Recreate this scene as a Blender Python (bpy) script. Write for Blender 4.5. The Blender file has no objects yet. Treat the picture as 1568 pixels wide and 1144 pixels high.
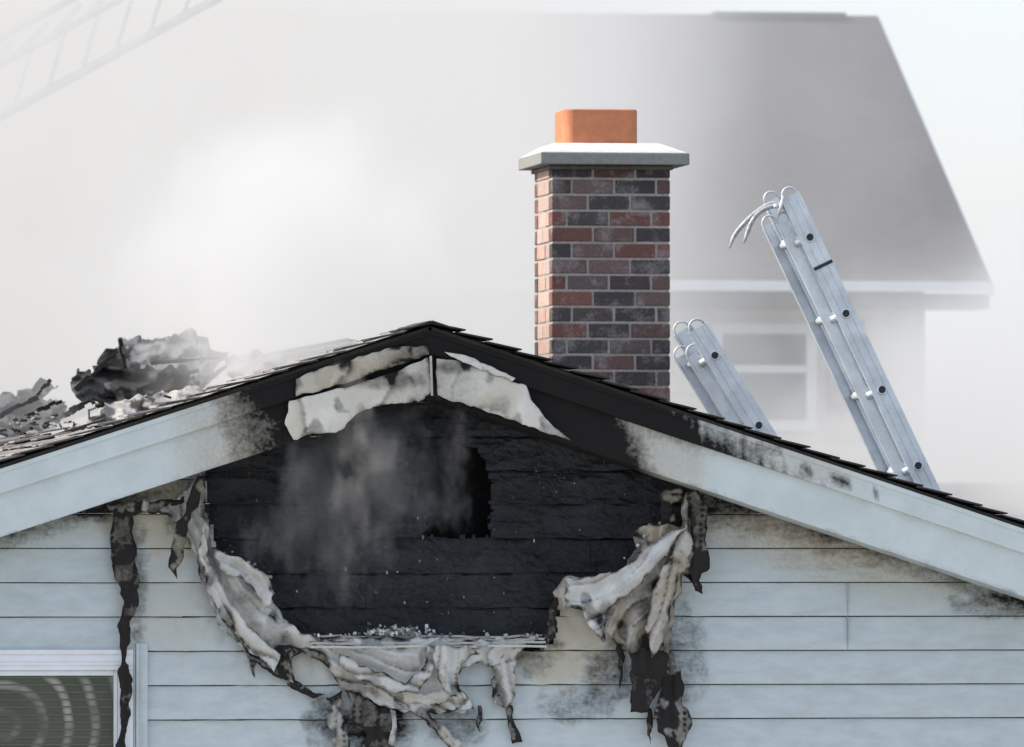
import bpy, math, random
from mathutils import Vector, noise, Matrix
from mathutils.geometry import delaunay_2d_cdt
random.seed(7)
scene=bpy.context.scene
S=0.003; TH=math.radians(8.5); D=40.0; Z0=4.2
C=Vector((-D*math.sin(TH),-D*math.cos(TH),Z0-278*S))
tgt=Vector((0,0,Z0)); F=(tgt-C).length/S
fw=(tgt-C).normalized(); rt=fw.cross(Vector((0,0,1))).normalized(); up=rt.cross(fw)
def P(px,py,y=0.0):
    d=fw*F+rt*(px-784)+up*(572-py)
    return C+d*((y-C.y)/d.y)
def proj(v):
    d=Vector(v)-C; k=F/d.dot(fw)
    return 784+d.dot(rt)*k, 572-d.dot(up)*k
def ss(a,b,x):
    t=max(0,min(1,(x-a)/(b-a))); return t*t*(3-2*t)
def N(x,y,z=0.0): return noise.noise(Vector((x,y,z)))
def blob(px,py,cx,cy,rx,ry):
    d=math.hypot((px-cx)/rx,(py-cy)/ry)+0.35*N(px/25,py/25,cx)
    return 1-ss(0.35,1.0,d)
def inpoly(x,y,poly):
    c=False;n=len(poly);j=n-1
    for i in range(n):
        xi,yi=poly[i];xj,yj=poly[j]
        if (yi>y)!=(yj>y) and x<(xj-xi)*(y-yi)/(yj-yi)+xi: c=not c
        j=i
    return c
cam=bpy.data.cameras.new("camera"); co=bpy.data.objects.new("camera",cam)
scene.collection.objects.link(co); scene.camera=co
co.matrix_world=Matrix.Translation(C)@Matrix((rt,up,-fw)).transposed().to_4x4()
cam.lens=36*F/1568; cam.clip_end=3000; cam.clip_start=0.5
cam.dof.use_dof=True; cam.dof.focus_distance=40.6; cam.dof.aperture_fstop=4.5

# ---------- materials
class NT:
    def __init__(s,name):
        s.m=bpy.data.materials.new(name); s.m.use_nodes=True; s.t=s.m.node_tree
        s.b=s.t.nodes.get("Principled BSDF"); s.out=s.t.nodes.get("Material Output")
    def n(s,typ,**kw):
        nd=s.t.nodes.new(typ)
        for k,v in kw.items():
            if k in nd.inputs: nd.inputs[k].default_value=v
            else: setattr(nd,k,v)
        return nd
    def l(s,a,b): s.t.links.new(a,b)
    def pos(s): return s.n('ShaderNodeNewGeometry').outputs['Position']
    def noise(s,scale,detail=5,rough=.55,vec=None,stretch=None):
        nd=s.n('ShaderNodeTexNoise'); nd.inputs['Scale'].default_value=scale
        nd.inputs['Detail'].default_value=detail; nd.inputs['Roughness'].default_value=rough
        v=vec or s.pos()
        if stretch:
            mp=s.n('ShaderNodeMapping'); mp.inputs['Scale'].default_value=stretch; s.l(v,mp.inputs[0]); v=mp.outputs[0]
        s.l(v,nd.inputs['Vector']); return nd.outputs['Fac']
    def ramp(s,fac,stops):
        r=s.n('ShaderNodeValToRGB'); e=r.color_ramp.elements
        while len(e)<len(stops): e.new(.5)
        for i,(p,c) in enumerate(stops):
            e[i].position=p; e[i].color=(c,c,c,1) if not hasattr(c,'__len__') else (*c,1)
        s.l(fac,r.inputs[0]); return r.outputs[0]
    def math(s,op,a,b=None,c=None,clamp=False):
        nd=s.n('ShaderNodeMath'); nd.operation=op; nd.use_clamp=clamp
        for i,v in enumerate((a,b,c)):
            if v is None: continue
            if isinstance(v,(int,float)): nd.inputs[i].default_value=v
            else: s.l(v,nd.inputs[i])
        return nd.outputs[0]
    def mix(s,f,a,b):
        nd=s.n('ShaderNodeMix'); nd.data_type='RGBA'
        for i,v in ((0,f),(6,a),(7,b)):
            if isinstance(v,(int,float)): nd.inputs[i].default_value=v
            elif hasattr(v,'__len__'): nd.inputs[i].default_value=(*v,1)
            else: s.l(v,nd.inputs[i])
        return nd.outputs[2]
    def bump(s,h,strength=.3,dist=.01):
        b=s.n('ShaderNodeBump'); b.inputs['Strength'].default_value=strength; b.inputs['Distance'].default_value=dist
        s.l(h,b.inputs['Height']); s.l(b.outputs[0],s.b.inputs['Normal'])
def painted(name,base,rough=.5,streak=(1,1,1),tan=(.36,.28,.17),soot_shade_c=(.014,.013,.013),var=.06,bump=.15,metal=0,bs=40,spec=.4,nsc=6,k1=.9,k2=1.2):
    """base paint; vertex channel R = soot deposit and painted shade, G = heat discolouration and painted fold shade"""
    t=NT(name); at=t.n('ShaderNodeAttribute'); at.attribute_name='Col'
    sp=t.n('ShaderNodeSeparateColor'); t.l(at.outputs['Color'],sp.inputs[0])
    n1=t.noise(nsc,6,.65,stretch=streak); n2=t.noise(55,4,.6)
    dirt=t.ramp(n1,[(.35,1-var*1.8),(.6,1.0)])
    c=t.mix(1.0,base,base)
    mul=t.n('ShaderNodeMix'); mul.data_type='RGBA'; mul.blend_type='MULTIPLY'; mul.inputs[0].default_value=1
    t.l(c,mul.inputs[6]); t.l(dirt,mul.inputs[7]); c=mul.outputs[2]
    nn=t.math('ADD',t.math('MULTIPLY',n1,1.3),t.math('MULTIPLY',n2,.7)) # ~1
    def thr(ch,k):
        a=t.math('ADD',ch,t.math('MULTIPLY',t.math('SUBTRACT',nn,1.0),k))
        return t.math('MULTIPLY',t.math('MULTIPLY',a,t.math('MULTIPLY',ch,4,clamp=True)),1.0,clamp=True)
    c=t.mix(thr(sp.outputs[1],k1),c,tan)
    f=thr(sp.outputs[0],k2)
    c=t.mix(f,c,soot_shade_c)
    t.l(c,t.b.inputs['Base Color'])
    t.l(t.math('MULTIPLY_ADD',f,.45,rough,clamp=True),t.b.inputs['Roughness'])
    t.b.inputs['Metallic'].default_value=metal
    t.l(t.math('MULTIPLY_ADD',f,-spec*.6,spec,clamp=True),t.b.inputs['Specular IOR Level'])
    t.bump(t.noise(bs,5,.6),bump,.01)
    return t.m
def char(name,c1,c2,bs=30,strength=.8,rough=.42):
    t=NT(name)
    n=t.noise(9,9,.75,stretch=(.7,1,1.2)); n2=t.noise(2.2,5,.6)
    v=t.n('ShaderNodeTexVoronoi'); v.feature='DISTANCE_TO_EDGE'; v.inputs['Scale'].default_value=bs
    t.l(t.pos(),v.inputs['Vector'])
    h=t.math('ADD',t.math('MULTIPLY',v.outputs['Distance'],.3),t.math('MULTIPLY',n,1.3))
    t.bump(h,strength,.03)
    c=t.mix(t.ramp(n2,[(.40,0),(.62,1)]),c1,c2)
    ash=t.ramp(t.noise(13,9,.78),[(.57,0),(.78,.5)])
    c=t.mix(ash,c,(.10,.105,.11))
    br=t.ramp(t.noise(4,7,.7,stretch=(1,1,.5)),[(.58,0),(.74,.5)])
    c=t.mix(br,c,(.045,.028,.02))
    t.l(c,t.b.inputs['Base Color']); t.b.inputs['Roughness'].default_value=rough
    return t.m
def vcol(name,rough=.85,wash=.0,washc=(.6,.57,.54),bump=.4,bs=120,lo=.65,ns=70):
    t=NT(name); at=t.n('ShaderNodeAttribute'); at.attribute_name='Col'
    n=t.noise(ns,6,.7); nb=t.noise(8,5,.6)
    mul=t.n('ShaderNodeMix'); mul.data_type='RGBA'; mul.blend_type='MULTIPLY'; mul.inputs[0].default_value=1
    t.l(at.outputs['Color'],mul.inputs[6]); t.l(t.ramp(n,[(.3,lo),(.7,1.2)]),mul.inputs[7]); c=mul.outputs[2]
    if wash>0: c=t.mix(t.ramp(t.math('ADD',t.math('MULTIPLY',nb,.75),t.math('MULTIPLY',n,.25)),[(.50,0),(.64,wash)]),c,washc)
    t.l(c,t.b.inputs['Base Color']); t.b.inputs['Roughness'].default_value=rough
    t.bump(t.noise(bs,5,.7),bump,.006); return t.m
M={}
M['siding']=painted('vinyl_siding',(.51,.57,.58),.42,(1,1,3),tan=(.46,.42,.33),bs=25,bump=.04,var=.08)
M['trim']=painted('trim_paint',(.57,.63,.63),.45,tan=(.38,.33,.25),bs=14,bump=.04)
M['melt']=painted('melted_vinyl',(.64,.66,.65),.22,tan=(.33,.29,.22),soot_shade_c=(.016,.014,.013),var=.16,bump=.04,bs=30,nsc=7,k1=.8,k2=.8,spec=.6)
M['clad']=painted('torn_cladding',(.70,.68,.62),.5,tan=(.46,.41,.32),var=.1,bump=.05,bs=14,nsc=4,k1=.5,k2=.6)
M['white']=painted('white_vinyl',(.74,.77,.80),.4)
M['char']=char('charred_wood',(.008,.010,.013),(.020,.024,.030))
M['black']=char('dark_box_black',(.004,.004,.004),(.008,.008,.008),rough=.9)
M['brick']=vcol('brick',.85,.7,(.32,.29,.29))
M['mortar']=vcol('mortar',.95)
M['conc']=vcol('concrete',.85,.25,(.3,.3,.29),bump=.3,lo=.8)
M['terra']=vcol('terracotta',.75,.0,lo=.8,ns=12,bump=.1)
M['shingle']=vcol('asphalt_shingle',.9,.0)
M['debris']=vcol('roof_debris_surface',.85,.3,(.03,.028,.026),bump=.5,bs=30)
M['alu']=painted('aluminium',(.76,.80,.84),.40,tan=(.5,.5,.5),metal=.35,var=.14,bump=.03)
M['strap_hole']=painted('dark_strap_hole',(.03,.03,.035),.6)
# ---------- mesh builder
class MB:
    def __init__(s): s.v=[];s.f=[];s.c=[];s.mi=[]
    def vert(s,p,c=(0,0,0)): s.v.append(tuple(p)); s.c.append((c[0],c[1],c[2],1)); return len(s.v)-1
    def face(s,idx,m=0): s.f.append(tuple(idx)); s.mi.append(m)
    def obox(s,o,a,b,c,col=(0,0,0),m=0):
        o=Vector(o);a=Vector(a);b=Vector(b);c=Vector(c)
        if a.cross(b).dot(c)<0: a,b=b,a
        k=[s.vert(o+a*i+b*j+c*l,col) for l in(0,1) for j in(0,1) for i in(0,1)]
        for q in((0,2,3,1),(4,5,7,6),(0,1,5,4),(2,6,7,3),(0,4,6,2),(1,3,7,5)): s.face([k[i] for i in q],m)
    def box(s,x0,x1,y0,y1,z0,z1,col=(0,0,0),m=0): s.obox((x0,y0,z0),(x1-x0,0,0),(0,y1-y0,0),(0,0,z1-z0),col,m)
    def tube(s,pts,r,n=10,col=(0,0,0),m=0,caps=True):
        pts=[Vector(p) for p in pts]; rings=[]; ref=None
        for i,p in enumerate(pts):
            d=(pts[min(i+1,len(pts)-1)]-pts[max(i-1,0)]).normalized()
            if ref is None: ref=d.orthogonal().normalized()
            ref=(ref-d*ref.dot(d)).normalized(); b=d.cross(ref)
            rr=r[i] if hasattr(r,'__len__') else r
            rings.append([s.vert(p+(ref*math.cos(a)+b*math.sin(a))*rr,col) for a in [2*math.pi*k/n for k in range(n)]])
        for A,B in zip(rings,rings[1:]):
            for k in range(n): s.face((A[k],A[(k+1)%n],B[(k+1)%n],B[k]),m)
        if caps: s.face(rings[0][::-1],m); s.face(rings[-1],m)
    def obj(s,name,mats,parent=None,smooth=False,bevel=0,solid=0):
        me=bpy.data.meshes.new(name); me.from_pydata(s.v,[],s.f)
        ca=me.color_attributes.new('Col','FLOAT_COLOR','POINT')
        ca.data.foreach_set('color',[x for c in s.c for x in c])
        for m in mats: me.materials.append(m)
        me.polygons.foreach_set('material_index',s.mi)
        if smooth: me.polygons.foreach_set('use_smooth',[True]*len(me.polygons))
        me.update(); o=bpy.data.objects.new(name,me); scene.collection.objects.link(o)
        if parent: o.parent=parent
        if solid: md=o.modifiers.new('s','SOLIDIFY'); md.thickness=solid
        if bevel: md=o.modifiers.new('b','BEVEL'); md.width=bevel; md.segments=2; md.limit_method='ANGLE'
        return o
def empty(name):
    e=bpy.data.objects.new(name,None); scene.collection.objects.link(e); return e
# ---------- ground
g=MB(); 
for p in((-900,-900),(900,-900),(900,900),(-900,900)): g.vert((p[0],p[1],0))
g.face((0,1,2,3))
t=NT('grass'); t.l(t.mix(t.noise(3,6),(.06,.09,.03),(.13,.14,.06)),t.b.inputs['Base Color']); t.b.inputs['Roughness'].default_value=.95
g.obj('ground',[t.m])
g=MB(); g.box(-16,14,-22,-1.0,.004,.03); t=NT('bounce_slab_concrete'); t.l(t.mix(t.noise(2,8),(.42,.41,.39),(.52,.51,.49)),t.b.inputs['Base Color']); t.b.inputs['Roughness'].default_value=.9  # unseen pale slab added to bounce sunlight onto the facade
g.obj('bounce_slab',[t.m])
# ================= HOUSE =================
house=empty('house')
YR=-0.33
pk=P(660,495,YR); pl=P(0,708,YR); pr=P(1568,800,YR)
X0=pk.x; ZP=pk.z; KL=(pk.z-pl.z)/(pk.x-pl.x); KR=(pk.z-pr.z)/(pr.x-pk.x)
XL=-5.0; XR=4.2
def roofz(x): return ZP-(KL*(X0-x) if x<X0 else KR*(x-X0))
HOLE=[(312,700),(318,800),(335,850),(365,900),(410,950),(440,985),(480,990),(640,1000),(800,1000),(845,985),(855,930),(890,900),(990,870),(1040,830),(1058,790),(1070,740),(900,660),(660,560),(450,600),(330,650)]
zc=lambda py: Z0+(572-py)*S
PX=52.2*S
wz0=zc(1152)-12*PX
mb=MB()
def siding_soot_shade(px,py):
    s=0;g2=0
    v=P(px,py,0); d=(roofz(v.x)-v.z)/S-113
    if px<660:
        g2+= .9*blob(px,py,250,790,130,80)+.3*(1-ss(0,60,d))
        s+= .6*(1-ss(5,38,d))+ .5*blob(px,py,300,800,60,60)+.5*blob(px,py,150,780,70,24)  # strip right below the left rake is painted shadow; blobs are soot
    else:
        g2+= .85*(1-ss(0,120,d))*(1-ss(1200,1560,px))+.35*(1-ss(0,50,d))
        s+= .55*(1-ss(2,34,d))+ .8*(1-ss(1060,1180,px))*(1-ss(0,60,d)) + .45*blob(px,py,1530,925,110,30)+.2*(1-ss(20,110,d))*(1-ss(1250,1450,px))  # darker strip along the right rake, plus soot patches
        s+= .4*blob(px,py,1045,1000,55,120)
    g2+= .9*blob(px,py,860,990,140,90)+ .5*blob(px,py,470,1010,70,60)+.4*blob(px,py,260,930,110,110)
    s+= .55*blob(px,py,930,1030,60,60)+.55*blob(px,py,800,1000,70,50)+.4*blob(px,py,880,1080,90,40)
    s+= 1.0*blob(px,py,575,1110,75,70)+.6*blob(px,py,500,1100,50,60)+.5*blob(px,py,700,1110,60,50)
    s+= .4*blob(px,py,205,880,30,140)+.6*blob(px,py,190,1080,26,80)
    return min(1,s),min(1,g2),0
xs=[XL,-4,-3.2]
x=-2.55
while x<2.6: xs.append(x); x+=.010
xs+=[3.1,3.7,XR-.25]
nc=int((ZP-wz0)/PX)+1
for c in range(nc):
    zb=wz0+c*PX
    if zb+PX<=0: continue
    fine=zb>2.3
    ts=[0,0,.17,.34,.5,.66,.82,.965,.967,.999] if fine else [0,0,.965,.967,.999]
    grid=[]
    for ri,t_ in enumerate(ts):
        r=[]
        for x in xs:
            z=zb+t_*PX
            if ri==0 or t_>.966: y=.016
            else: y=-.018*(1-t_)-.001
            px,py=proj((x,0,z))
            if fine:
                near=blob(px,py,640,900,520,330)
                y-=near*.02*abs(N(px/40,py/60,3))+.0015*N(px/60,py/200,9)
                zz=z+near*.010*N(px/50,c*3.7,2)+.0012*N(px/90,c*2.3,5)
                col=siding_soot_shade(px,py)
                if t_>.966 or ri==0: col=(max(col[0],.55),col[1],0)  # lap grooves darkened in colour as painted shade
            else: zz=z;col=(0,0,0)
            r.append((mb.vert((x,y,zz),col),px,py,z,x))
        grid.append(r)
    for a in range(len(grid)-1):
        for b in range(len(xs)-1):
            q=(grid[a][b],grid[a][b+1],grid[a+1][b+1],grid[a+1][b])
            cx=sum(k[1] for k in q)/4; cy=sum(k[2] for k in q)/4
            mx=(q[0][4]+q[1][4])/2
            if q[2][3]>roofz(mx)-.1: continue
            if cx<203 and cy>994 and mx>-3.3 and q[0][3]>1.7: continue
            if inpoly(cx+8*N(cx/15,cy/15),cy+8*N(cx/15,cy/15,4),HOLE): continue
            mb.face([k[0] for k in q])
mb.obj('front_wall_siding',[M['siding']],house)
mb=MB()
a=P(1298,892,-.019)
mb.box(a.x-.001,a.x+.001,-.0205,-.006,zc(996),zc(893),(.35,0,0))
mb.obj('siding_joint',[M['trim']],house)
mb=MB()
mb.box(XL,XL+.1,.05,14,0,roofz(XL)-.12); mb.box(1.75,1.85,1.25,14,0,roofz(1.85)-.12); mb.box(XR-.35,XR-.25,.05,1.2,0,roofz(XR)-.12)
mb.box(XL,1.85,13.9,14,0,roofz(XL)-.12)
mb.obj('side_walls',[M['siding']],house)
# charred sheathing
OPEN=[(690,665),(735,690),(752,735),(750,822),(652,822),(655,760),(640,700)]
mb=MB()
lines=[560,616,668,720,771,823,877,930,985,1010]
YP=.045
for i in range(len(lines)-1):
    for s0,s1 in ((280,560),(560,1100)) if i%3==0 else ((280,1100),) if i%3==1 else ((280,905),(905,1100)):
        n=int((s1-s0)/4); g0=[]
        yb=YP+random.uniform(0,.012); tl=random.uniform(-.012,.012)
        for k in range(13):
            f=k/12; r=[]
            for j in range(n+1):
                px=s0+(s1-s0-.8)*j/n; py=lines[i]+.4+(lines[i+1]-lines[i]-.4)*f
                if k in(0,12): py+=2.4*N(px/45,lines[i+(k>0)]*9.1)+1.0*N(px/9,lines[i+(k>0)]*3.1)
                y=yb-.016*f+tl*j/n+.026*N(px/44,py/22,2)+.010*N(px/12,py/8,2)+.004*N(px/5,py/4,2)
                if k==0: y+=.012*(ss(-.25,.15,N(px/60,i*5.5)))
                r.append((mb.vert(P(px,py,y)),px,py))
            g0.append(r)
        for k in range(12):
            for j in range(n):
                q=(g0[k][j],g0[k+1][j],g0[k+1][j+1],g0[k][j+1])
                cx=sum(e[1] for e in q)/4;cy=sum(e[2] for e in q)/4
                if inpoly(cx+7*N(cx/9,cy/9),cy+9*N(cx/9,cy/9,3),OPEN): continue
                v=P(cx,cy,.05)
                if v.z>roofz(v.x)-.07: continue
                mb.face([e[0] for e in q])
mb.obj('charred_sheathing',[M['char']],house,solid=.012)
mb=MB()
def pan(x0,y0,x1,y1): a=P(x0,y0,.1);b=P(x1,y1,.1); mb.box(min(a.x,b.x),max(a.x,b.x),.09,.11,min(a.z,b.z),max(a.z,b.z))
pan(285,1012,638,828); pan(640,1012,1100,828); pan(360,827,645,712); pan(755,827,1100,712); pan(520,711,645,640); pan(756,711,900,640)
a=P(560,860,.5);b=P(800,640,.5)
mb.box(a.x,b.x,.42,.46,a.z,b.z); mb.box(a.x-.05,a.x-.001,.12,.46,a.z,b.z); mb.box(b.x+.001,b.x+.05,.12,.46,a.z,b.z); mb.box(a.x,b.x,.12,.41,b.z-.05,b.z-.001); mb.obj('attic_dark_box',[M['black']],house)  # black backing and box added so the attic opening stays dark
mb=MB()
for i in range(200):
    px=random.uniform(330,1010);py=random.uniform(700,970)
    if inpoly(px,py,OPEN) or not inpoly(px,py,HOLE): continue
    p=P(px,py,.02); r=random.choice([.002,.003,.004,.006])
    k=random.choice([.12,.25,.4,.06]); h=random.uniform(.6,3)
    mb.obox(p,(r,random.uniform(-.004,.004),r*.3),(r*.3,0,-r*h),(0,r*.5,0),(k,k*.95,k*.85))
mb.obj('paint_flakes',[vcol('paint_flake')],house)
# rake boards
def rake_soot(px,py,d,upper):
    st=N(px/9,0,7)*1.0
    if px<660: s=1.7*ss(290,500,px+15*N(px/30,py/30)+ (d-60)*-.3); g2=.8*ss(200,400,px)
    else:
        if upper:
            s=1.7*(1-ss(950,1240,px+70*st+(30-d)*2.0))
            s=max(s,.75*blob(px,py,1225,722,22,12),.8*blob(px,py,1280,738,34,11),.9*blob(px,py,1340,757,6,16),.5*blob(px,py,1160,690,50,14))
            g2=.4*(1-ss(1200,1400,px))
        else:
            s=1.7*(1-ss(905,1025,px+ (d-80)*-.5+14*N(px/20,py/20))); g2=.7*(1-ss(980,1140,px))
            s=max(s,.35*(1-ss(1000,1140,px))*(1-ss(50,75,d)))
    s=max(s,.3*ss(104,113,d)*(.6+N(px/30,1)))
    return (min(1.7,max(0,s)),g2,0)
mb=MB()
prof=[(10,.0),(10,-.335),(17,-.335),(18,-.329),(30,-.329),(46,-.329),(47,-.329),(47,-.305),(49,-.305),(70,-.305),(90,-.305),(104,-.305),(113,-.305),(113,-.285),(113,0.0)]
xs2=[];x=XL-.1
while x<XR: xs2.append(x); x+=.012 if -2.5<x<2.6 else .1
xs2.append(XR)
cols=[]
for x in xs2:
    r=[]
    for d,y in prof:
        zz=roofz(x)-d*S
        px,py=proj((x,y,zz))
        w=.003*N(px/40,d/30,3)*(1 if 350<px<950 else .25)
        r.append(mb.vert((x,y+ (w if y<-.2 else 0),zz),rake_soot(px,py,d,d<48)))
    cols.append(r)
for A,B in zip(cols,cols[1:]):
    for k in range(len(prof)-1): mb.face((A[k],A[k+1],B[k+1],B[k]))
mb.obj('rake_fascia',[M['trim']],house)
# roof
sl=lambda k: math.sqrt(1+k*k)
mb=MB()
def rhole(sd,s,y):
    n=.5*N(s*1.7,y*.9,3)+.25*N(s*5,y*4,1)
    if sd<0: return (.55<y+n*.5<7.0) and s<1.55+n*1.2-.12*max(0,y-4)
    return (.9<y+n*.5<2.4) and s<.35+n
for sd,K,xe in((-1,KL,XL-.1),(1,KR,XR)):
    L=abs(xe-X0)*sl(K); ux=Vector((sd/sl(K),0,-K/sl(K))); nz=Vector((sd*K/sl(K),0,1/sl(K)))
    nC=int(L/.14)+1
    for i in range(nC):
        s=i*.14; y=-.36+random.uniform(0,.03)
        first=True
        while y<13.8:
            w=random.choice([.16,.2,.3,.33]); 
            if first: w=.3
            y1=min(y+w,13.9); ym=(y+y1)/2
            xx=X0+ux.x*(s+.14)
            if rhole(sd,s,ym) or (sd>0 and ym>1.15 and xx>1.95): y=y1; first=False; continue
            o=Vector((X0,y,ZP))+ux*(s-.01)+nz*(-.004)
            near=math.exp(-((s-1.2)**2)/1.2-((ym-3)/4)**2) if sd<0 else .2
            if first: near=max(near,.8 if 1.2>s else .35)
            base=random.uniform(.75,1.15); k=.36*(1-.5*near*random.uniform(.2,1))
            if first: k*=.22
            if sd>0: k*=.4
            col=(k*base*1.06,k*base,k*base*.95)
            lift=.010+random.uniform(0,.005)+(random.random()<.12)*random.uniform(.0,.012)
            if near>.5: lift+=random.uniform(0,.012)
            mb.obox(o,ux*(.165+random.uniform(-.01,.012))+nz*lift,Vector((0,y1-y-.004,0)),nz*.007,col)
            y=y1; first=False
y=-.36
for i in range(3):
    for sd,K in((-1,KL),(1,KR)):
        ux=Vector((sd/sl(K),0,-K/sl(K))); nz=Vector((sd*K/sl(K),0,1/sl(K)))
        mb.obox(Vector((X0,y+i*.2,ZP))+nz*.008,ux*.10,Vector((0,.19,0)),nz*.005,(.05,.05,.05))
mb.obj('shingle_roof',[M['shingle']],house)
mb=MB()
for sd,K,xe in((-1,KL,XL-.1),(1,KR,XR)):
    ux=Vector((sd/sl(K),0,-K/sl(K))); nz=Vector((sd*K/sl(K),0,1/sl(K))); L=abs(xe-X0)*sl(K)
    s=0
    while s<L-.05:
        y=-.3
        while y<13.7:
            if not rhole(sd,s+.1,y+.1) and not(sd>0 and y>1.0 and X0+ux.x*(s+.2)>1.95):
                mb.obox(Vector((X0,y,ZP))+ux*s-nz*.03,ux*.199,Vector((0,.199,0)),nz*.018,(.08,.07,.06))
            y+=.2
        s+=.2
mb.obj('roof_deck',[M['shingle']],house)
# window lower left
win=empty('window'); win.parent=house
xr=P(203,1030,0).x; x1=P(180,1030,0).x; zt=zc(993); zg=zc(1029); zb=zt-1.15; xl=xr-1.3
mb=MB()
mb.box(xl,xr,-.03,.03,zg+.012,zt); mb.box(xl,xr-.001,-.042,-.0301,zt-.022,zt-.002); mb.box(xl,xr-.002,-.036,-.0301,zg+.035,zg+.05)
mb.box(x1,xr-.0,-.03,.03,zb,zg+.0118); mb.box(xl,xl+.06,-.03,.03,zb,zg+.0118); mb.box(xl,xr,-.05,.03,zb-.05,zb-.001)
mb.box(x1-.018,x1-.001,-.012,.03,zb,zg+.0115); mb.box(xl+.061,x1-.0185,-.012,.03,zg-.012,zg+.0115)
mb.obj('frame',[M['white']],win,bevel=.003)
mb=MB()
a=P(208,985,-.02).x;b=P(226,985,-.02).x
mb.box(a,b,-.035,-.003,zb-.1,zc(984)); mb.box(xr+.001,a-.001,-.022,-.003,zb-.1,zc(992)); mb.box(a+.018,a+.026,-.041,-.0352,zb-.1,zc(986))
mb.obj('corner_channel',[M['siding']],win,bevel=.003)
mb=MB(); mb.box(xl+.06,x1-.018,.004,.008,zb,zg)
t=NT('ring_reflection_glass')
w=t.n('ShaderNodeTexWave'); w.wave_type='RINGS'; w.rings_direction='SPHERICAL'; w.inputs['Scale'].default_value=2.6; w.inputs['Distortion'].default_value=1.6; w.inputs['Detail Scale'].default_value=1  # curved reflections painted into the pane colour as rings
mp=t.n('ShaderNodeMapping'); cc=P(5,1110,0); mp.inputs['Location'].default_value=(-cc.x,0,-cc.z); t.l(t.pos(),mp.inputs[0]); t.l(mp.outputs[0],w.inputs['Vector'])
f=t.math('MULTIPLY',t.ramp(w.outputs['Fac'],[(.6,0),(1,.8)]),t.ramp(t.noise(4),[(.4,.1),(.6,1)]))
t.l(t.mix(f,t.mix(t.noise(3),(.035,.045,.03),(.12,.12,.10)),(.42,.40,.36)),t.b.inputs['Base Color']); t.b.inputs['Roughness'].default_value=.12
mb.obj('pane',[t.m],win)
mb=MB(); z=zb
while z<zg-.02:
    mb.obox((xl+.07,-.004,z),(x1-.03-xl-.07,0,0),(0,.003,.003),(0,.0,.003),(0,0,0)); z+=.034
mb.obj('blind_slats',[painted('slat',(.12,.14,.11),.3)],win)
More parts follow.
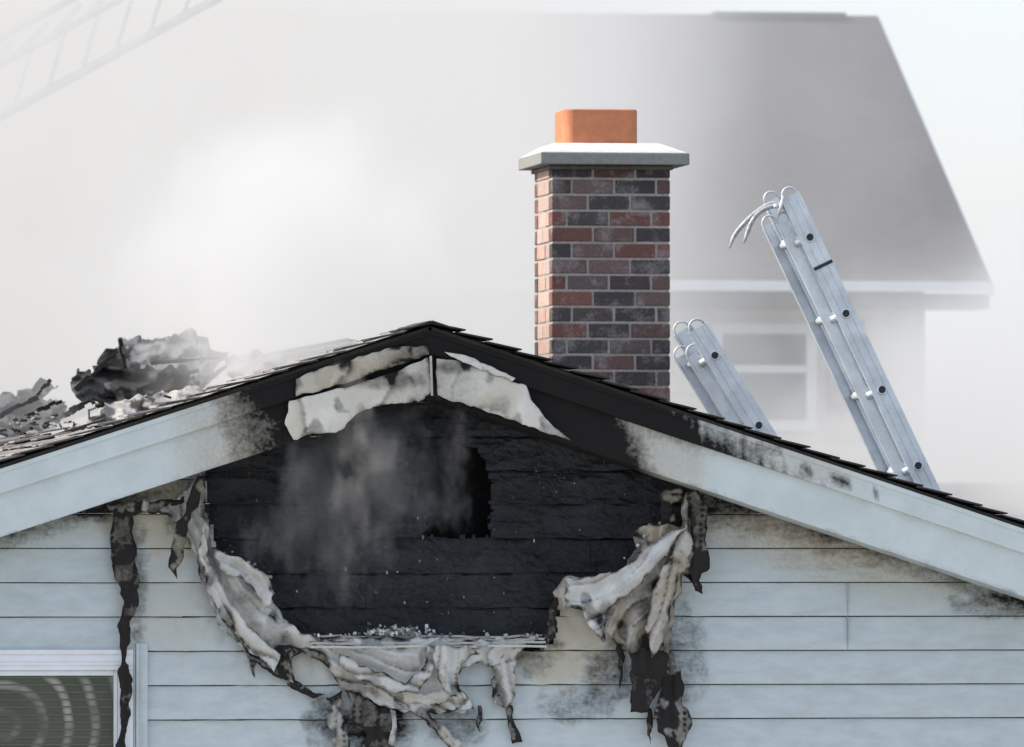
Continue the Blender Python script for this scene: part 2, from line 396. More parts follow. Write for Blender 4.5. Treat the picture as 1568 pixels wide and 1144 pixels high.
# ---------- melted siding drapes
melt=empty('melted_siding')
def drape(name,poly,y0=-.05,ang=90,wl=40,amp=.03,soot=.1,edge=.8,tan=.2,step=5,jag=4,mat='melt',bulge=.004,parent=melt,thick=.002,ymap=None,sfun=None,colfun=None,spine=None,crum=.35):
    pts=[];n=len(poly)
    if mat=='melt': jag=jag*.8
    for i in range(n):
        a=Vector(poly[i]);b=Vector(poly[(i+1)%n]);k=max(1,int((b-a).length/step))
        for j in range(k):
            p=a.lerp(b,j/k)
            p=p+Vector((N(p.x/16,p.y/16,1.3),N(p.x/16,p.y/16,8.3)))*jag*2+Vector((N(p.x/4,p.y/4,1.3),N(p.x/4,p.y/4,8.3)))*jag*(.7 if mat!='melt' else .35)
            pts.append(p)
    nb=len(pts); bd=[tuple(p) for p in pts]
    x0=min(p[0] for p in bd);x1_=max(p[0] for p in bd);y0_=min(p[1] for p in bd);y1_=max(p[1] for p in bd)
    yy=y0_;row=0
    while yy<y1_:
        xx=x0+(row%2)*step/2
        while xx<x1_:
            if inpoly(xx,yy,bd) and min((xx-b[0])**2+(yy-b[1])**2 for b in bd)>(step*.5)**2: pts.append(Vector((xx,yy)))
            xx+=step
        yy+=step*.87;row+=1
    V,E,Fc,_,_,_=delaunay_2d_cdt([Vector(p) for p in pts],[],[list(range(nb))],1,1e-4)
    mb=MB(); ca,sa=math.cos(math.radians(ang)),math.sin(math.radians(ang))
    ph=poly[0][0]*.37
    def uw(px,py):
        if not spine: return -px*sa+py*ca, px*ca+py*sa
        best=None;acc=0
        for (ax,ay),(bx,by) in zip(spine,spine[1:]):
            dx,dy=bx-ax,by-ay;l=math.hypot(dx,dy);tt=max(0,min(1,((px-ax)*dx+(py-ay)*dy)/l/l))
            qx,qy=ax+dx*tt,ay+dy*tt;dd_=math.hypot(px-qx,py-qy)
            if best is None or dd_<best[0]: best=(dd_,math.copysign(dd_,dx*(py-ay)-dy*(px-ax)),acc+tt*l)
            acc+=l
        return best[1],best[2]
    for v in V:
        px,py=v; d=math.sqrt(min((px-b[0])**2+(py-b[1])**2 for b in bd))
        u,w=uw(px,py)
        wob=.95*N(w/130,u/110,ph)+.10*N(w/30,u/40,ph+2)
        q=(u/wl+wob)
        a1=1-abs(math.sin(math.pi*q))**.7
        q2=(q*1.7+wob+.3)%1.0
        a2=1-q2
        fo=a1*.65+a2*.35
        cr=1-2.2*abs(N(px/34,py/26,ph+4))-.3*abs(N(px/10,py/10,ph))
        y=y0-amp*fo-amp*crum*cr-bulge*min(1,d/18)
        s=soot+edge*(1-ss(0,5,d))*max(0,.3+N(px/14,py/14,ph)*1.8)+1.1*ss(.12,.3,N(px/38,py/30,ph+9))*soot*3+.9*(1-ss(.0,.14,fo))*(.5+soot)+.5*(1-ss(0,.10,q2))*(.5+N(w/20,u/20,3))+.5*ss(.22,.42,N(px/26,py/40,ph+31))  # soot on edges and patches; fold valleys get painted shade
        if sfun: s+=sfun(px,py)
        tn=tan+.9*ss(-.05,.3,N(px/30,py/45,ph+20))*tan*2+.55*(1-ss(.05,.4,fo))  # browner fold valleys also stand in for shade
        c=(min(1.2,max(0,s)),min(1,tn),0)
        if colfun: c=colfun(px,py,d,fo)
        mb.vert(P(px,py,(ymap(px,py)+y) if ymap else y),c)
    for f in Fc: mb.face(f[::-1])
    return mb.obj(name,[M[mat]],parent,smooth=True,solid=thick)
SPL=[(285,745),(305,850),(350,920),(400,980),(470,1010),(560,1030),(700,1040)]
drape('left_curtain',[(218,768),(255,775),(300,735),(312,725),(316,800),(325,842),(352,850),(380,862),(413,882),(420,925),(432,945),(462,968),(498,975),(525,1000),(512,1012),(480,1000),(455,990),(442,1003),(447,1046),(425,1040),(385,1010),(345,965),(325,935),(308,895),(298,850),(278,800),(250,788),(220,782)],-.04,55,30,.06,.06,.9,.15,spine=SPL,step=3.2,crum=.2,sfun=lambda px,py:.8*blob(px,py,430,1010,40,50)+.5*blob(px,py,255,785,40,20))
drape('left_curtain_inner_fold',[(325,842),(352,850),(380,862),(413,882),(418,925),(405,935),(395,905),(370,885),(350,880),(335,868)],-.11,30,22,.02,.05,.8,.15,step=3.5)
drape('left_curtain_outer_fold',[(308,800),(322,860),(352,920),(390,972),(430,1000),(420,1030),(375,990),(340,945),(318,900),(305,850)],-.13,60,26,.02,.04,1.0,.2,step=3.5,spine=SPL,jag=3)
drape('left_curtain_lower_fold',[(432,985),(500,1000),(520,1030),(500,1020),(462,998),(446,1010),(450,1040),(478,1060),(500,1062),(478,1069),(440,1052),(425,1020)],-.05,40,20,.02,.6,.9,.3,jag=3,step=4)
drape('bottom_curtain',[(470,972),(560,978),(640,975),(720,978),(826,976),(798,992),(790,1010),(760,1020),(735,1015),(708,1024),(700,1052),(722,1082),(690,1090),(640,1078),(600,1090),(560,1068),(520,1058),(508,1030),(500,1002),(478,985)],-.05,15,50,.06,.03,.9,.12,spine=[(470,985),(560,1040),(650,1050),(760,1000),(830,970)],step=3.2,crum=.22,sfun=lambda px,py:.5*blob(px,py,540,1050,30,30))
drape('bottom_curtain_fold',[(520,1000),(580,1030),(620,1045),(650,1020),(655,985),(668,990),(660,1035),(640,1060),(600,1060),(550,1040),(515,1020)],-.13,15,24,.02,.08,.9,.2,step=3.5,jag=3)
drape('bottom_curtain_flap',[(668,985),(720,990),(735,1000),(705,1015),(700,1045),(712,1072),(690,1066),(672,1040),(664,1010)],-.13,80,26,.02,.05,.9,.2,step=3.5,jag=3)
drape('bottom_scrap',[(596,1075),(640,1068),(715,1080),(712,1090),(655,1092),(690,1120),(712,1144),(690,1150),(650,1105),(628,1092),(612,1088)],-.06,60,20,.02,.15,.8,.2,step=4)
drape('dangling_flap',[(752,1015),(800,985),(822,978),(795,1000),(788,1030),(790,1062),(778,1085),(760,1080),(750,1050),(762,1035)],-.05,85,22,.03,.12,.9,.2,step=4)
drape('dangling_strip',[(776,1075),(786,1080),(790,1110),(800,1135),(786,1140),(776,1110)],-.04,90,12,.01,.6,.9,.2,jag=3,step=4)
drape('right_curtain',[(1050,755),(1072,748),(1074,800),(1078,850),(1070,905),(1048,880),(1040,905),(1033,950),(1022,1000),(1000,1050),(985,1088),(966,1080),(968,1030),(965,1000),(945,985),(930,968),(905,950),(875,930),(850,935),(850,905),(868,885),(920,882),(955,872),(972,840),(968,815),(995,800),(1040,805)],-.05,115,42,.08,.06,.9,.55,sfun=lambda px,py:1.0*ss(960,1060,py+20*N(px/20,py/20))+.5*blob(px,py,1000,925,26,70)+.6*ss(1040,1065,px),spine=[(1062,745),(1040,830),(1000,920),(975,1000),(985,1090)],step=3.2,crum=.2)
drape('right_curtain_fold',[(870,890),(930,880),(965,862),(1010,822),(1048,808),(1020,850),(975,900),(930,930),(925,985),(905,960),(880,925),(862,915)],-.14,130,38,.04,.02,.9,.12,spine=[(860,930),(900,905),(960,880),(1050,810)],step=3.2,crum=.2,sfun=lambda px,py:.5*blob(px,py,925,950,18,40))
drape('right_curtain_outer_fold',[(1048,800),(1062,830),(1058,870),(1040,880),(1030,930),(1012,985),(998,1010),(990,960),(1000,905),(1022,860)],-.16,110,26,.03,.12,1.0,.55,step=3.5,jag=3)
drape('right_char_strip',[(1052,755),(1070,748),(1080,780),(1083,850),(1086,872),(1072,880),(1078,910),(1062,905),(1052,860),(1062,800)],-.15,90,16,.02,.75,.6,.4)
drape('right_hanging_strip',[(1012,985),(1030,1000),(1044,1035),(1046,1080),(1062,1106),(1045,1144),(1030,1150),(1012,1120),(1000,1092),(1012,1050)],-.07,85,22,.03,.6,.6,.3)
drape('right_hanging_tail',[(966,1000),(985,990),(1020,1000),(1018,1040),(1000,1070),(992,1090),(966,1090),(968,1050)],-.12,85,22,.03,1,.6,.3)
drape('right_top_scrap',[(1012,755),(1045,745),(1048,765),(1030,775),(1034,800),(1010,810),(1015,780)],-.07,20,16,.02,.5,.8,.3)
drape('left_char_strip',[(172,780),(200,778),(206,830),(214,880),(212,925),(198,960),(192,1010),(202,1040),(196,1100),(192,1150),(176,1150),(184,1100),(183,1040),(182,960),(188,920),(174,880),(168,830)],-.06,90,18,.03,.85,.6,.3)
drape('left_char_hook',[(160,772),(230,768),(300,760),(300,768),(235,780),(200,790),(165,782)],-.06,0,14,.02,.7,.6,.3)
drape('left_thin_strip',[(303,728),(314,730),(306,765),(290,800),(285,830),(268,885),(260,870),(264,840),(272,800),(290,765)],-.14,100,14,.02,.45,.8,.4)
drape('hole_lip',[(840,930),(870,890),(858,930),(848,975),(832,1000),(815,990),(838,965)],-.05,100,16,.02,.9,.6,.2)
drape('lace_strip',[(500,1060),(522,1062),(520,1085),(535,1100),(528,1125),(535,1150),(512,1150),(516,1120),(498,1095),(505,1080)],-.05,90,14,.02,.35,.9,.3,jag=8)
drape('lace_strip_mid',[(530,1060),(560,1072),(600,1085),(612,1100),(600,1125),(604,1150),(560,1150),(556,1120),(540,1100)],-.045,90,18,.03,.8,.9,.3,jag=8)
drape('white_tail',[(598,1088),(606,1090),(608,1115),(604,1142),(594,1138),(600,1115)],-.09,90,12,.01,.1,.4,.2,jag=2)
for k,(px,py,l) in enumerate([(528,1010,50),(948,985,70),(995,1090,50),(735,1085,40),(300,768,36),(385,1005,34)]):
    drape('drip',[(px-3,py-8),(px+4,py-8),(px+5,py+l*.5),(px+1,py+l),(px-3,py+l*.5)],-.05,90,9,.01,.7,.6,.3,jag=4,step=4)
mb=MB()
a=P(472,972,-.02);b=P(832,972,-.02)
for k in range(4):
    n=40
    for j in range(n):
        xa=a.x+(b.x-a.x)*j/n; xb=a.x+(b.x-a.x)*(j+1)/n
        wv=lambda x:.008*N(x*4,k*.6)+.004*N(x*14,k*2)
        za=a.z-.004-k*.015+wv(xa); zb2=a.z-.004-k*.015+wv(xb)
        mb.obox((xa,-.03-.03*k,za),(xb-xa,0,zb2-za),(0,.025,0),(0,0,-.010),(.05+.7*max(0,N(xa*9,k)),.3,0))
mb.obj('bent_channel',[M['melt']],melt)
mb=MB()
def lump(c,r,col):
    n0=len(mb.v);R=5;Q=7
    for i in range(R+1):
        for j in range(Q):
            th=math.pi*i/R;ph=2*math.pi*j/Q
            d=Vector((math.sin(th)*math.cos(ph),math.sin(th)*math.sin(ph),math.cos(th)))
            mb.vert(Vector(c)+d*r*(1+.9*N(d.x*2+c[0]*50,d.y*2+c[2]*50,d.z*2)),col)
    for i in range(R):
        for j in range(Q): mb.face((n0+i*Q+j,n0+i*Q+(j+1)%Q,n0+(i+1)*Q+(j+1)%Q,n0+(i+1)*Q+j))
for i in range(260):
    q=random.random()
    if q<.5: px=random.gauss(605,26);py=972-abs(random.gauss(0,6))
    elif q<.62: px=random.uniform(465,830);py=974-abs(random.gauss(0,3))
    elif q<.8: px=random.gauss(375,20);py=870+(px-385)*.4+random.gauss(0,5)
    else: px=random.gauss(1000,18);py=822-(px-1005)*.6+random.gauss(0,8)
    lump(P(px,py,random.uniform(-.09,-.02)),random.uniform(.003,.010),(random.choice([0,0,.3,.8]),.1,0))
mb.obj('ash_crumbs',[M['melt']],melt)
torn=dict(parent=house,mat='clad',bulge=0.002,amp=.008,jag=1.6,step=5,thick=.002)
drape('cladding_left_lower',[(443,614),(500,600),(560,585),(610,566),(656,548),(661,570),(660,598),(650,612),(610,617),(572,622),(545,634),(528,655),(512,664),(480,664),(450,673),(437,650)],-.345,20,300,soot=.0,edge=.3,tan=.1,sfun=lambda px,py:.5*blob(px,py,575,580,90,22)+.3*ss(540,660,px),**torn)
drape('cladding_left_upper',[(452,580),(500,562),(560,545),(600,532),(655,530),(655,544),(600,562),(550,580),(490,598),(453,606)],-.343,20,300,soot=.15,edge=.4,tan=.5,sfun=lambda px,py:.55*ss(540,650,px),**torn)
drape('cladding_right',[(667,548),(700,552),(760,575),(805,590),(815,612),(828,632),(848,655),(875,675),(850,666),(800,649),(740,628),(690,612),(668,604)],-.345,20,300,soot=.0,edge=.2,tan=.1,sfun=lambda px,py:.4*blob(px,py,700,560,40,16)+.3*(1-ss(700,790,px)),**torn)
drape('cladding_right_upper',[(680,540),(712,542),(750,562),(790,578),(785,583),(745,570),(705,552)],-.350,20,200,soot=.02,edge=.2,tan=.1,**torn)
mb=MB()
mb.obox(P(658,545,-.36),(.010,0,0),(0,.01,0),P(660,606,-.36)-P(658,545,-.36),(.3,.2,0))
mb.obj('peak_joint_strip',[M['clad']],house)
# ---------- roof debris
deb=empty('roof_debris')
def dcol(l,dk):
    def f(px,py,d,fo):
        k=N(px/34,py/20,l*9)+.35*N(px/9,py/7)-dk
        k=.02+(l-.02)*ss(-.06,.06,k)
        k*=1+.35*N(px/14,py/5,3); return (k*1.03,k,k*.96)
    return f
def dd(name,poly,yb,ang,wl,amp,l,dk,jag=5,thick=.015,k=.004,py0=600):
    drape(name,poly,0,ang,wl,amp,mat='debris',parent=deb,jag=jag,thick=thick,ymap=lambda px,py:(py0-py)*k+yb,colfun=dcol(l,dk),crum=.8,step=4)
dd('burnt_sheet',[(180,517),(213,516),(216,520),(262,512),(290,506),(300,512),(322,520),(330,532),(347,540),(338,556),(326,560),(322,585),(290,598),(240,590),(208,585),(175,556)],4.3,20,60,.08,.42,-.14,jag=5)
dd('charred_rafter_pile',[(112,590),(118,572),(132,566),(140,575),(152,556),(160,534),(174,532),(180,548),(198,556),(225,556),(240,566),(280,568),(302,576),(306,592),(262,604),(200,612),(160,622),(118,610)],4.1,10,26,.08,.10,.2,jag=8)
dd('curled_shingles',[(-30,622),(-8,618),(0,606),(22,608),(30,598),(50,600),(62,586),(76,584),(82,600),(66,614),(98,610),(104,622),(100,640),(60,655),(0,665),(-30,670)],5.2,10,30,.06,.28,.02,jag=7,py0=640)
dd('torn_shingle_sheet',[(140,640),(180,612),(240,600),(300,590),(330,600),(300,614),(240,625),(190,645),(110,660),(90,655)],3.6,15,30,.05,.40,-.12,k=.006)
dd('roof_paper',[(345,548),(385,540),(420,542),(445,548),(432,566),(395,574),(350,576)],4.0,15,40,.05,.5,-.3,jag=6)
mb=MB()
for (pa,pb,wd_,k) in (((118,600),(182,540),8,.015),((150,612),(262,590),9,.02),((210,600),(306,570),7,.015),((40,640),(96,616),8,.02),((-20,650),(60,612),9,.12),((232,560),(340,548),6,.03),((300,600),(352,560),7,.2),((100,640),(160,606),10,.25),((180,520),(196,590),6,.02),((58,606),(80,584),6,.03)):
    a=P(*pa,4.0);b=P(*pb,4.25); t_=(b-a); n_=Vector((-t_.z,0,t_.x)).normalized()*wd_*S
    for q in range(6):
        o=a+t_*(q/6)+n_*random.uniform(-.25,.25)
        mb.obox(o,t_*(1/6),n_*random.uniform(.6,1.1),Vector((0,.035,0)),(k,k*.95,k*.9))
for i in range(90):
    px=random.uniform(-20,330); py=600+(340-px)*.15+random.uniform(-8,16)
    p=P(px,py,random.uniform(3.4,4.4)); r=random.uniform(.015,.06); k=random.choice([.02,.03,.25,.35,.1])
    d=Vector((random.uniform(-1,1),random.uniform(-1,1),random.uniform(-.3,.35))).normalized()
    e=d.cross(Vector((random.random(),random.random(),1))).normalized()
    mb.obox(p,d*r,e*r*random.uniform(.2,.8),d.cross(e)*.008,(k,k*.96,k*.92))
mb.obj('rubble',[M['debris']],deb)
# ================= CHIMNEY =================
ch=empty('brick_chimney')
YC=3.0
a=P(845,250,YC); b=P(1026,250,YC); cx0=a.x;cx1=b.x;W=cx1-cx0;DP=.57;zt=a.z-.002
CH=.0792; BH=.067
mb=MB(); mm=MB(); lx=.212
pal=[(.08,.062,.06),(.09,.07,.068),(.17,.08,.065),(.20,.09,.07),(.14,.085,.075),(.13,.075,.07),(.18,.12,.11),(.06,.052,.055),(.17,.075,.06),(.12,.10,.095),(.07,.06,.06)]
z=zt-BH; i=0
while z>3.3:
    def row(L,off):
        u=-off
        while u<L:
            p0=max(0,u); p1=min(L,u+lx-.012)
            if p1-p0>.03: yield p0,p1
            u+=lx
    off=[0,.5,.12,.62][i%4]*lx
    j=lambda:random.uniform(-.003,.003)
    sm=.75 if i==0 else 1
    for p0,p1 in row(W,off): 
        mb.box(cx0+p0,cx0+p1,YC+j(),YC+.09,z,z+BH,Vector(random.choice(pal))*random.uniform(.85,1.15)*sm); mb.box(cx0+p0,cx0+p1,YC+DP-.09,YC+DP+j(),z,z+BH,random.choice(pal))
    for p0,p1 in row(DP-.2,.4*lx*(i%2)):
        c_=Vector(random.choice(pal[2:7]))*1.4+Vector((.30,.24,.20))  # left-face bricks coloured paler to paint in the sunlit side
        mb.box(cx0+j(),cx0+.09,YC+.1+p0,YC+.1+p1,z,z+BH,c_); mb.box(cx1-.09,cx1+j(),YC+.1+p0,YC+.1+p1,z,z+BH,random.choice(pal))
    z-=CH;i+=1
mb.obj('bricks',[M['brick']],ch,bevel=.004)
mm.box(cx0+.005,cx1-.005,YC+.005,YC+DP-.005,3.2,zt+.01,(.40,.36,.33)); mm.obj('mortar',[M['mortar']],ch)
mb=MB(); cc=(.58,.57,.54)
oy=.09
c0=P(828,233,YC-oy); c1=P(1056,233,YC-oy); zb_=P(828,251,YC-oy).z; zt_=c0.z
xa,xb=c0.x,c1.x; ya,yb=YC-oy,YC+DP+oy
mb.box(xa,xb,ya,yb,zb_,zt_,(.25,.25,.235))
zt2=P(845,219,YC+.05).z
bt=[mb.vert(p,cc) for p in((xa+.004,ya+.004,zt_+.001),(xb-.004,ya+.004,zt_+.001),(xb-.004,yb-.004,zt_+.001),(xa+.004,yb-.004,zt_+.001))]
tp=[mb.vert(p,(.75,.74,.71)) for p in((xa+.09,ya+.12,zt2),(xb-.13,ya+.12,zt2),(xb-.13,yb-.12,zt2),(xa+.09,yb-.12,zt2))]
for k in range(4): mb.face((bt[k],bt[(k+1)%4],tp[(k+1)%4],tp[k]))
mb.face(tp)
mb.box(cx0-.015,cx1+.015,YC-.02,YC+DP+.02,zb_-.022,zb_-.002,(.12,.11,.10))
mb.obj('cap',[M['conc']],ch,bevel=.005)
mb=MB()
f0=P(872,218,YC+.12); f1=P(978,218,YC+.12); fz=P(872,167,YC+.12).z
xm,ym=(f0.x+f1.x)/2-.015,YC+DP/2; hw=(f1.x-f0.x)/2+.012
def rr(h,r,z,col):
    out=[]
    for q,(sx,sy) in enumerate(((1,1),(-1,1),(-1,-1),(1,-1))):
        for k in range(7):
            an=math.pi/2*(q+k/6); out.append(mb.vert((xm+sx*(h-r)+r*math.cos(an),ym+sy*(h-r)+r*math.sin(an),z),col))
    return out
tc=(.52,.19,.09)
R=[rr(hw,.055,zt2-.03,tc),rr(hw,.055,fz-.006,tc),rr(hw-.006,.05,fz,tc),rr(hw-.02,.04,fz,tc),rr(hw-.022,.04,fz-.2,(.05,.02,.015))]
for A,B in zip(R,R[1:]):
    n=len(A)
    for k in range(n): mb.face((A[k],A[(k+1)%n],B[(k+1)%n],B[k]))
mb.face(R[-1]); mb.obj('clay_flue',[M['terra']],ch,smooth=False)
# ================= LADDERS =================
def ladder(name,A,B,y0,wd,rail,rungs,hooks):
    e=empty(name); a=P(*A,y0); b=P(*B,y0); t=(b-a).normalized(); n=Vector((-t.z,0,t.x)); 
    if n.x<0: n=-n
    L=a.z/abs(t.z)
    mb=MB()
    for yy,sg in((y0,1),(y0+wd,-1)):
        o=Vector((a.x,yy,a.z))-n*rail/2
        mb.obox(o,t*L,n*rail,Vector((0,.005*sg,0)))
        for k in(0,1): mb.obox(o+n*(k*(rail-.005))+Vector((0,.0052*sg,0)),t*L,n*.005,Vector((0,.032*sg,0)))
        mb.obox(o+n*rail*.30+Vector((0,-.003 if sg>0 else .003,0)),t*L,n*.004,Vector((0,.0025*sg,0)))
        mb.obox(o+n*rail*.70+Vector((0,-.003 if sg>0 else .003,0)),t*L,n*.004,Vector((0,.0025*sg,0)))
        o2=o-n*(rail*.62)+Vector((0,.04*sg,0))+t*.10
        mb.obox(o2,t*L*.62,n*rail*.55,Vector((0,.004*sg,0)))
        for k in(0,1): mb.obox(o2+n*(k*(rail*.55-.004))+Vector((0,.0042*sg,0)),t*L*.62,n*.004,Vector((0,.026*sg,0)))
    mb.obj('rails',[M['alu']],e,bevel=.0015)
    mb=MB(); mk=MB()
    s=rungs[0]
    while s<L-.2:
        c=a+t*s
        mb.tube([c+Vector((0,.004,0)),c+Vector((0,wd-.004,0))],.017,14)
        for yy in(.04,wd-.08): mb.tube([c+Vector((0,yy,0))-n*rail*.45,c+Vector((0,yy+.04,0))-n*rail*.45],.024,14)
        mb.tube([c-n*rail*.62+Vector((0,.045,0)),c-n*rail*.62+Vector((0,wd-.045,0))],.016,14)
        mb.tube([c-n*rail*.75+Vector((0,.036,0)),c-n*rail*.3+Vector((0,.030,0))],.019,12)
        for yy in(-.004,wd+.004):
            ring=[c+n*math.cos(q)*.021+t*math.sin(q)*.021+Vector((0,yy,0)) for q in [2*math.pi*k/18 for k in range(19)]]
            mb.tube(ring,.004,6,caps=False)
            mk.tube([c+Vector((0,yy*.4,0)),c+Vector((0,yy,0))],.017,16)  # dark discs painted in for the shaded open rung ends
        s+=rungs[1]
    mb.obj('rungs',[M['alu']],e,smooth=True); 
    if hooks:
        c=a+t*.36 -n*rail/2
        mk.obox(c+Vector((0,-.006,0)),t*.016,n*rail,Vector((0,.005,0)),(0,0,0))
    mk.obj('rung_end_shade_and_straps',[M['strap_hole']],e)
    mb=MB()
    for yy in(y0+.005,y0+wd-.005):
        for off in(-.0,-.75):
            c=Vector((a.x,yy+(.04 if off else 0)*(1 if yy<y0+.2 else -1),a.z))+n*rail*off*.9+ (t*.1 if off else t*0)
            pts=[c+n*rail*.38*math.cos(q)-t*(.0+.042*math.sin(q)) for q in [math.pi*k/12 for k in range(13)]]
            mb.tube([c+n*rail*.38+t*.08]+pts+[c-n*rail*.38+t*.08],.0055,8,(.2,0,0))
    if hooks:
        for pp in([(1203,318),(1185,312),(1168,318),(1150,332),(1136,346),(1124,362),(1117,380)],[(1203,312),(1176,318),(1160,328),(1150,342),(1144,358),(1139,372)]):
            yy=y0+.02 if pp[1][0]==1176 else y0+.05
            q=[P(x,y,yy) for x,y in pp]
            qq=[]
            for i in range(len(q)-1):
                for k in range(4):
                    p0=q[max(i-1,0)];p1=q[i];p2=q[i+1];p3=q[min(i+2,len(q)-1)];u=k/4
                    qq.append(.5*((2*p1)+(p2-p0)*u+(2*p0-5*p1+4*p2-p3)*u*u+(3*p1-p0-3*p2+p3)*u**3))
            qq.append(q[-1]); n_=len(qq)
            mb.tube(qq,[.011 if k<n_-4 else .011*(.35+.65*(n_-1-k)/4) for k in range(n_)],10,(.45,0,0))
        mb.tube([P(1188,316,y0-.0),P(1205,312,y0+wd)],.012,10)
        mb.tube([P(1192,330,y0-.0),P(1200,300,y0)],.009,10)
    mb.obj('hooks_and_loops' if hooks else 'end_loops',[M['alu']],e,smooth=True)
ladder('extension_ladder',(1210,300),(1424,752),1.5,.5,.098,(.62-.40,.405),True)
ladder('extension_ladder.001',(1068,502),(1172,668),2.35,.45,.105,(.16,.405),False)
mb=MB()
def seg(a,b,y,r): mb.tube([P(*a,y),P(*b,y)],r,8)
YA=7.6
seg((-300,342),(500,-93),YA,.025); seg((-300,262),(500,-173),YA,.02)
seg((-300,222),(500,-213),YA+.9,.02)
for k in range(15):
    x=-290+k*52; y=342-(x+300)*.544
    seg((x,y-4),(x+26,y-90),YA,.012)
    mb.tube([P(x,y-78,YA),P(x+48,y-130,YA+.9)],.018,8)
mb.obj('aerial_ladder',[M['alu']])
# ================= NEIGHBOUR =================
nb=empty('house.001')
YE=17.6; YG=21.6
ev=P(1505,436,YE); rg=P(1345,30,YG); XE=5.87
ze=ev.z; zr=rg.z
t=NT('neighbour_shingles'); 
t.l(t.mix(t.ramp(t.noise(6,8,.7,stretch=(1,1,6)),[(.35,0),(.65,1)]),(.055,.052,.052),(.09,.086,.085)),t.b.inputs['Base Color']); t.b.inputs['Roughness'].default_value=.9; t.b.inputs['Specular IOR Level'].default_value=.2
mshn=t.m
mb=MB(); XW=-6
d=Vector((0,YG-YE,zr-ze)); nn=Vector((0,-(zr-ze),YG-YE)).normalized()
mb.obox((XW,YE,ze),(XE-XW,0,0),d,nn*.03); mb.obox((XW,2*YG-YE,ze),(XE-XW,0,0),Vector((0,-(YG-YE),zr-ze)),Vector((0,nn.y*-.03,nn.z*.03)))
mb.box(XE-1.2,XE-.25,YG-.12,YG+.12,zr+.0,zr+.04)
mb.obj('roof',[mshn],nb)
mb=MB()
mb.box(XW,XE,YE-.06,YE-.005,ze-.05,ze+.02)
mb.obox((XE+.002,YE-.03,ze-.08),(.015,0,0),d,(0,0,.09)); 
mb.obj('fascia_and_gutter',[M['white']],nb)
mb=MB(); mb.box(XW,XE-.01,YE-.004,YE+.5,ze-.16,ze-.06); mb.obj('soffit_shadow_box',[painted('soffit_shadow',(.03,.027,.025))],nb)  # near-black box paints the shadow under the eave
yw=YE+.5
mb=MB(); mb.box(XW+.3,XE-.35,yw,2*YG-YE-.5,0,ze-.05)
gv=[mb.vert(p) for p in((XE-.35,yw,ze-.05),(XE-.35,2*YG-yw,ze-.05),(XE-.35,YG,zr-.15))]; mb.face(gv)
z=.1
while z<ze-.2: mb.obox((XW+.3,yw-.001,z),(XE-XW-.65,0,0),(0,-.02,0),(0,.019,.13)); z+=.15
mb.obj('walls',[painted('neighbour_siding',(.62,.57,.46),.6)],nb)
def rect(p0,p1,y): a=P(*p0,y);b=P(*p1,y); return min(a.x,b.x),max(a.x,b.x),min(a.z,b.z),max(a.z,b.z)
mb=MB(); gl=MB()
for (p0,p1,kind) in (((1090,495),(1250,660),'w'),((1266,488),(1326,630),'s'),((850,495),(1000,660),'w')):
    xa_,xb_,za,zb3=rect(p0,p1,yw-.05)
    if kind=='w':
        mb.box(xa_,xb_,yw-.07,yw-.02,zb3-.07,zb3);mb.box(xa_,xb_,yw-.07,yw-.02,za,za+.07)
        mb.box(xa_,xa_+.07,yw-.07,yw-.02,za+.07,zb3-.07);mb.box(xb_-.07,xb_,yw-.07,yw-.02,za+.07,zb3-.07)
        zm=(za+zb3)/2+.03; mb.box(xa_+.07,xb_-.07,yw-.06,yw-.02,zm,zm+.05)
        gl.box(xa_+.06,xb_-.06,yw-.04,yw-.025,za+.06,zb3-.06)
    else: 
        sh=MB(); sh.box(xa_,xb_,yw-.06,yw-.022,za,zb3)
        k=za+.05
        while k<zb3-.05: sh.obox((xa_+.03,yw-.062,k),(xb_-xa_-.06,0,0),(0,-.015,0),(0,.012,.04)); k+=.06
        sh.obj('shutter',[painted('shutter_paint',(.12,.09,.08),.6)],nb)
mb.obj('window_frames',[M['white']],nb)
t=NT('glass'); t.b.inputs['Base Color'].default_value=(.02,.06,.05,1); t.b.inputs['Roughness'].default_value=.3; t.b.inputs['Specular IOR Level'].default_value=.2
gl.obj('window_glass',[t.m],nb)
gr=empty('garage')
a=P(1512,797,8)
mb=MB(); mb.obox((a.x,8,a.z),(5,0,0),(0,2.5,.20),(0,-.01,.03),(.3,.29,.28)); mb.obox((a.x,13,a.z),(5,0,0),(0,-2.5,.20),(0,.01,.03),(.3,.29,.28))
mb.obj('roof',[M['shingle']],gr)
mb=MB(); mb.box(a.x+.2,a.x+4.8,8.3,12.7,0,a.z-.02); mb.obj('walls',[M['siding']],gr)
# ================= SMOKE =================
def smoke(name,box,build,color,aniso=.2,step=1.0,emis=0):
    mb=MB(); mb.box(*box)
    m=bpy.data.materials.new(name+'_vol'); m.use_nodes=True; t=NT.__new__(NT); t.m=m;t.t=m.node_tree
    t.t.nodes.clear(); out=t.n('ShaderNodeOutputMaterial')
    pv=t.n('ShaderNodeVolumePrincipled'); pv.inputs['Color'].default_value=(*color,1); pv.inputs['Anisotropy'].default_value=aniso
    t.l(pv.outputs[0],out.inputs['Volume'])
    d=build(t); t.l(d,pv.inputs['Density'])
    if emis:  # added self-glow in place of repeated light scattering inside the smoke
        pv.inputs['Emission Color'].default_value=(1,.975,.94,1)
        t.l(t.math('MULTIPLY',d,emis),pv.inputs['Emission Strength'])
    m.cycles.volume_step_rate=step
    return mb.obj(name,[m])
def sxyz(t):
    s=t.n('ShaderNodeSeparateXYZ'); t.l(t.pos(),s.inputs[0]); return s.outputs
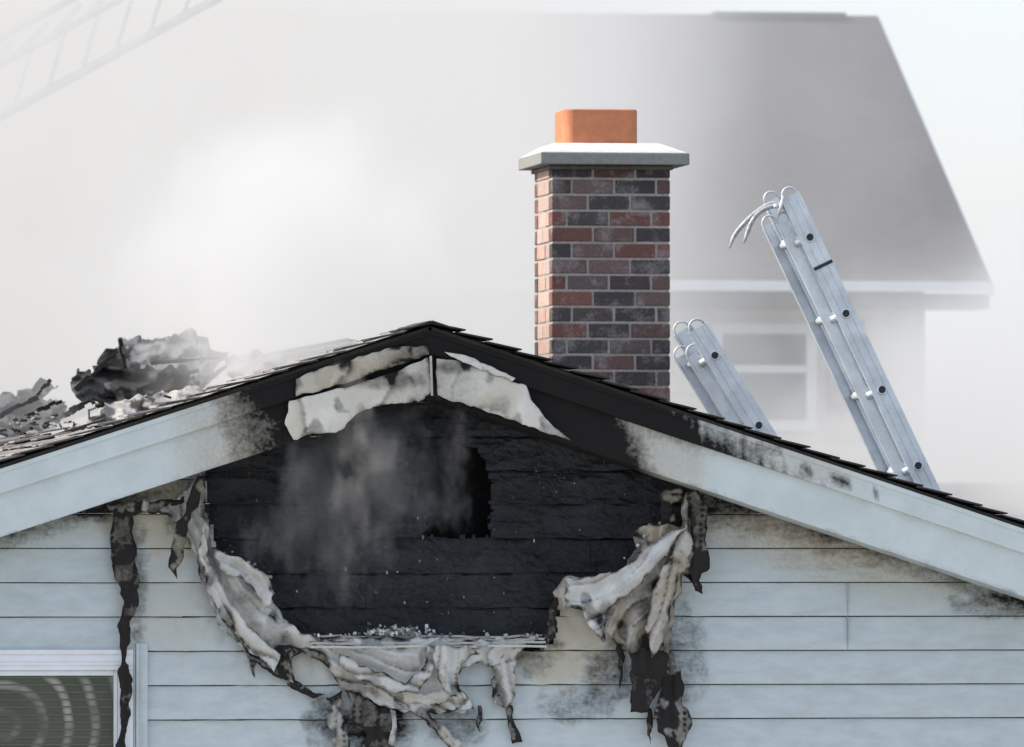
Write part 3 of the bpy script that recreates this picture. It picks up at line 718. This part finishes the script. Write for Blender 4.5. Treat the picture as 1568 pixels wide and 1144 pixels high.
def mr(t,v,a,b,c,d):
    n=t.n('ShaderNodeMapRange'); n.interpolation_type='SMOOTHSTEP'; n.inputs[1].default_value=a;n.inputs[2].default_value=b;n.inputs[3].default_value=c;n.inputs[4].default_value=d
    t.l(v,n.inputs[0]); return n.outputs[0]
def big(t):
    x,y,z=sxyz(t)
    n=t.noise(.8,4,.62,stretch=(1,.5,.8))
    nd=t.math('SUBTRACT',n,.5)
    xn=t.math('ADD',x,t.math('MULTIPLY',nd,3.6))
    left=mr(t,xn,.4,2.9,.58,.045)
    right=mr(t,xn,3.6,4.6,1,.5)
    low=mr(t,t.math('ADD',z,t.math('MULTIPLY',nd,2.4)),3.8,4.5,.10,0)
    lowr=t.math('MULTIPLY',mr(t,t.math('ADD',z,t.math('MULTIPLY',nd,2.6)),4.3,5.5,.55,0),mr(t,xn,3.3,4.4,0,1))
    d=t.math('ADD',t.math('ADD',t.math('MULTIPLY',left,right),low),lowr)
    return t.math('MULTIPLY',d,mr(t,n,.34,.66,.35,1.6))
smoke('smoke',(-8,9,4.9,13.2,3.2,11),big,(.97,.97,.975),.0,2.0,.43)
c0=P(550,735,-.2)
def wisp(t):
    x,y,z=sxyz(t)
    n=t.noise(4.5,6,.66,stretch=(1,1,.6))
    zz=t.math('SUBTRACT',z,c0.z); xx=t.math('SUBTRACT',t.math('SUBTRACT',x,c0.x),t.math('MULTIPLY',zz,.3))
    r=t.math('ADD',t.math('POWER',t.math('DIVIDE',xx,.50),2),t.math('POWER',t.math('DIVIDE',zz,.60),2))
    r=t.math('ADD',r,t.math('POWER',t.math('DIVIDE',t.math('SUBTRACT',y,-.25),.26),2))
    d=t.math('SUBTRACT',t.math('MULTIPLY',n,4.4),t.math('ADD',r,1.55))
    return t.math('MAXIMUM',t.math('MULTIPLY',d,5.5),0)
smoke('smoke.001',(c0.x-.7,c0.x+.7,-.52,-.03,c0.z-.65,c0.z+.8),wisp,(.96,.91,.84),.0,1.0)
c1=P(430,520,2.5)
def wisp2(t):
    x,y,z=sxyz(t)
    n=t.noise(2.6,4,.6,stretch=(1,.8,.7))
    zz=t.math('SUBTRACT',z,c1.z); xx=t.math('SUBTRACT',x,c1.x)
    r=t.math('ADD',t.math('POWER',t.math('DIVIDE',xx,.85),2),t.math('POWER',t.math('DIVIDE',t.math('SUBTRACT',zz,.35),.85),2))
    d=t.math('SUBTRACT',t.math('MULTIPLY',n,2.4),t.math('ADD',r,.5))
    return t.math('MAXIMUM',t.math('MULTIPLY',d,.9),0)
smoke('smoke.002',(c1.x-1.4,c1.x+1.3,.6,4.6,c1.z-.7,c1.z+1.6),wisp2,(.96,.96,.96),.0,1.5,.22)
# ================= LIGHT =================
el=math.radians(38); az=math.atan2(-.97,.12)
sd=Vector((math.sin(az)*math.cos(el),math.cos(az)*math.cos(el),math.sin(el)))
w=bpy.data.worlds.new("World"); scene.world=w; w.use_nodes=True
nt=w.node_tree; sky=nt.nodes.new('ShaderNodeTexSky'); sky.sky_type='NISHITA'; sky.sun_disc=False
sky.sun_elevation=el; sky.sun_rotation=az%(2*math.pi); sky.dust_density=2.0; sky.air_density=1.0
mx=nt.nodes.new('ShaderNodeMix'); mx.data_type='RGBA'; mx.blend_type='ADD'; mx.inputs[0].default_value=1
nt.links.new(sky.outputs[0],mx.inputs[6]); mx.inputs[7].default_value=(3.0,3.05,3.45,1)   # even white added to the whole sky to brighten facade and smoke
bg=nt.nodes['Background']; bg.inputs[1].default_value=.15; nt.links.new(mx.outputs[2],bg.inputs[0])
sl_=bpy.data.lights.new('sun','SUN'); sl_.energy=5; sl_.angle=math.radians(.5); sl_.color=(1,.94,.84)
so=bpy.data.objects.new('sun',sl_); scene.collection.objects.link(so); so.rotation_euler=sd.to_track_quat('Z','Y').to_euler()
scene.view_settings.view_transform='Standard'; scene.view_settings.look='None'; scene.view_settings.exposure=0
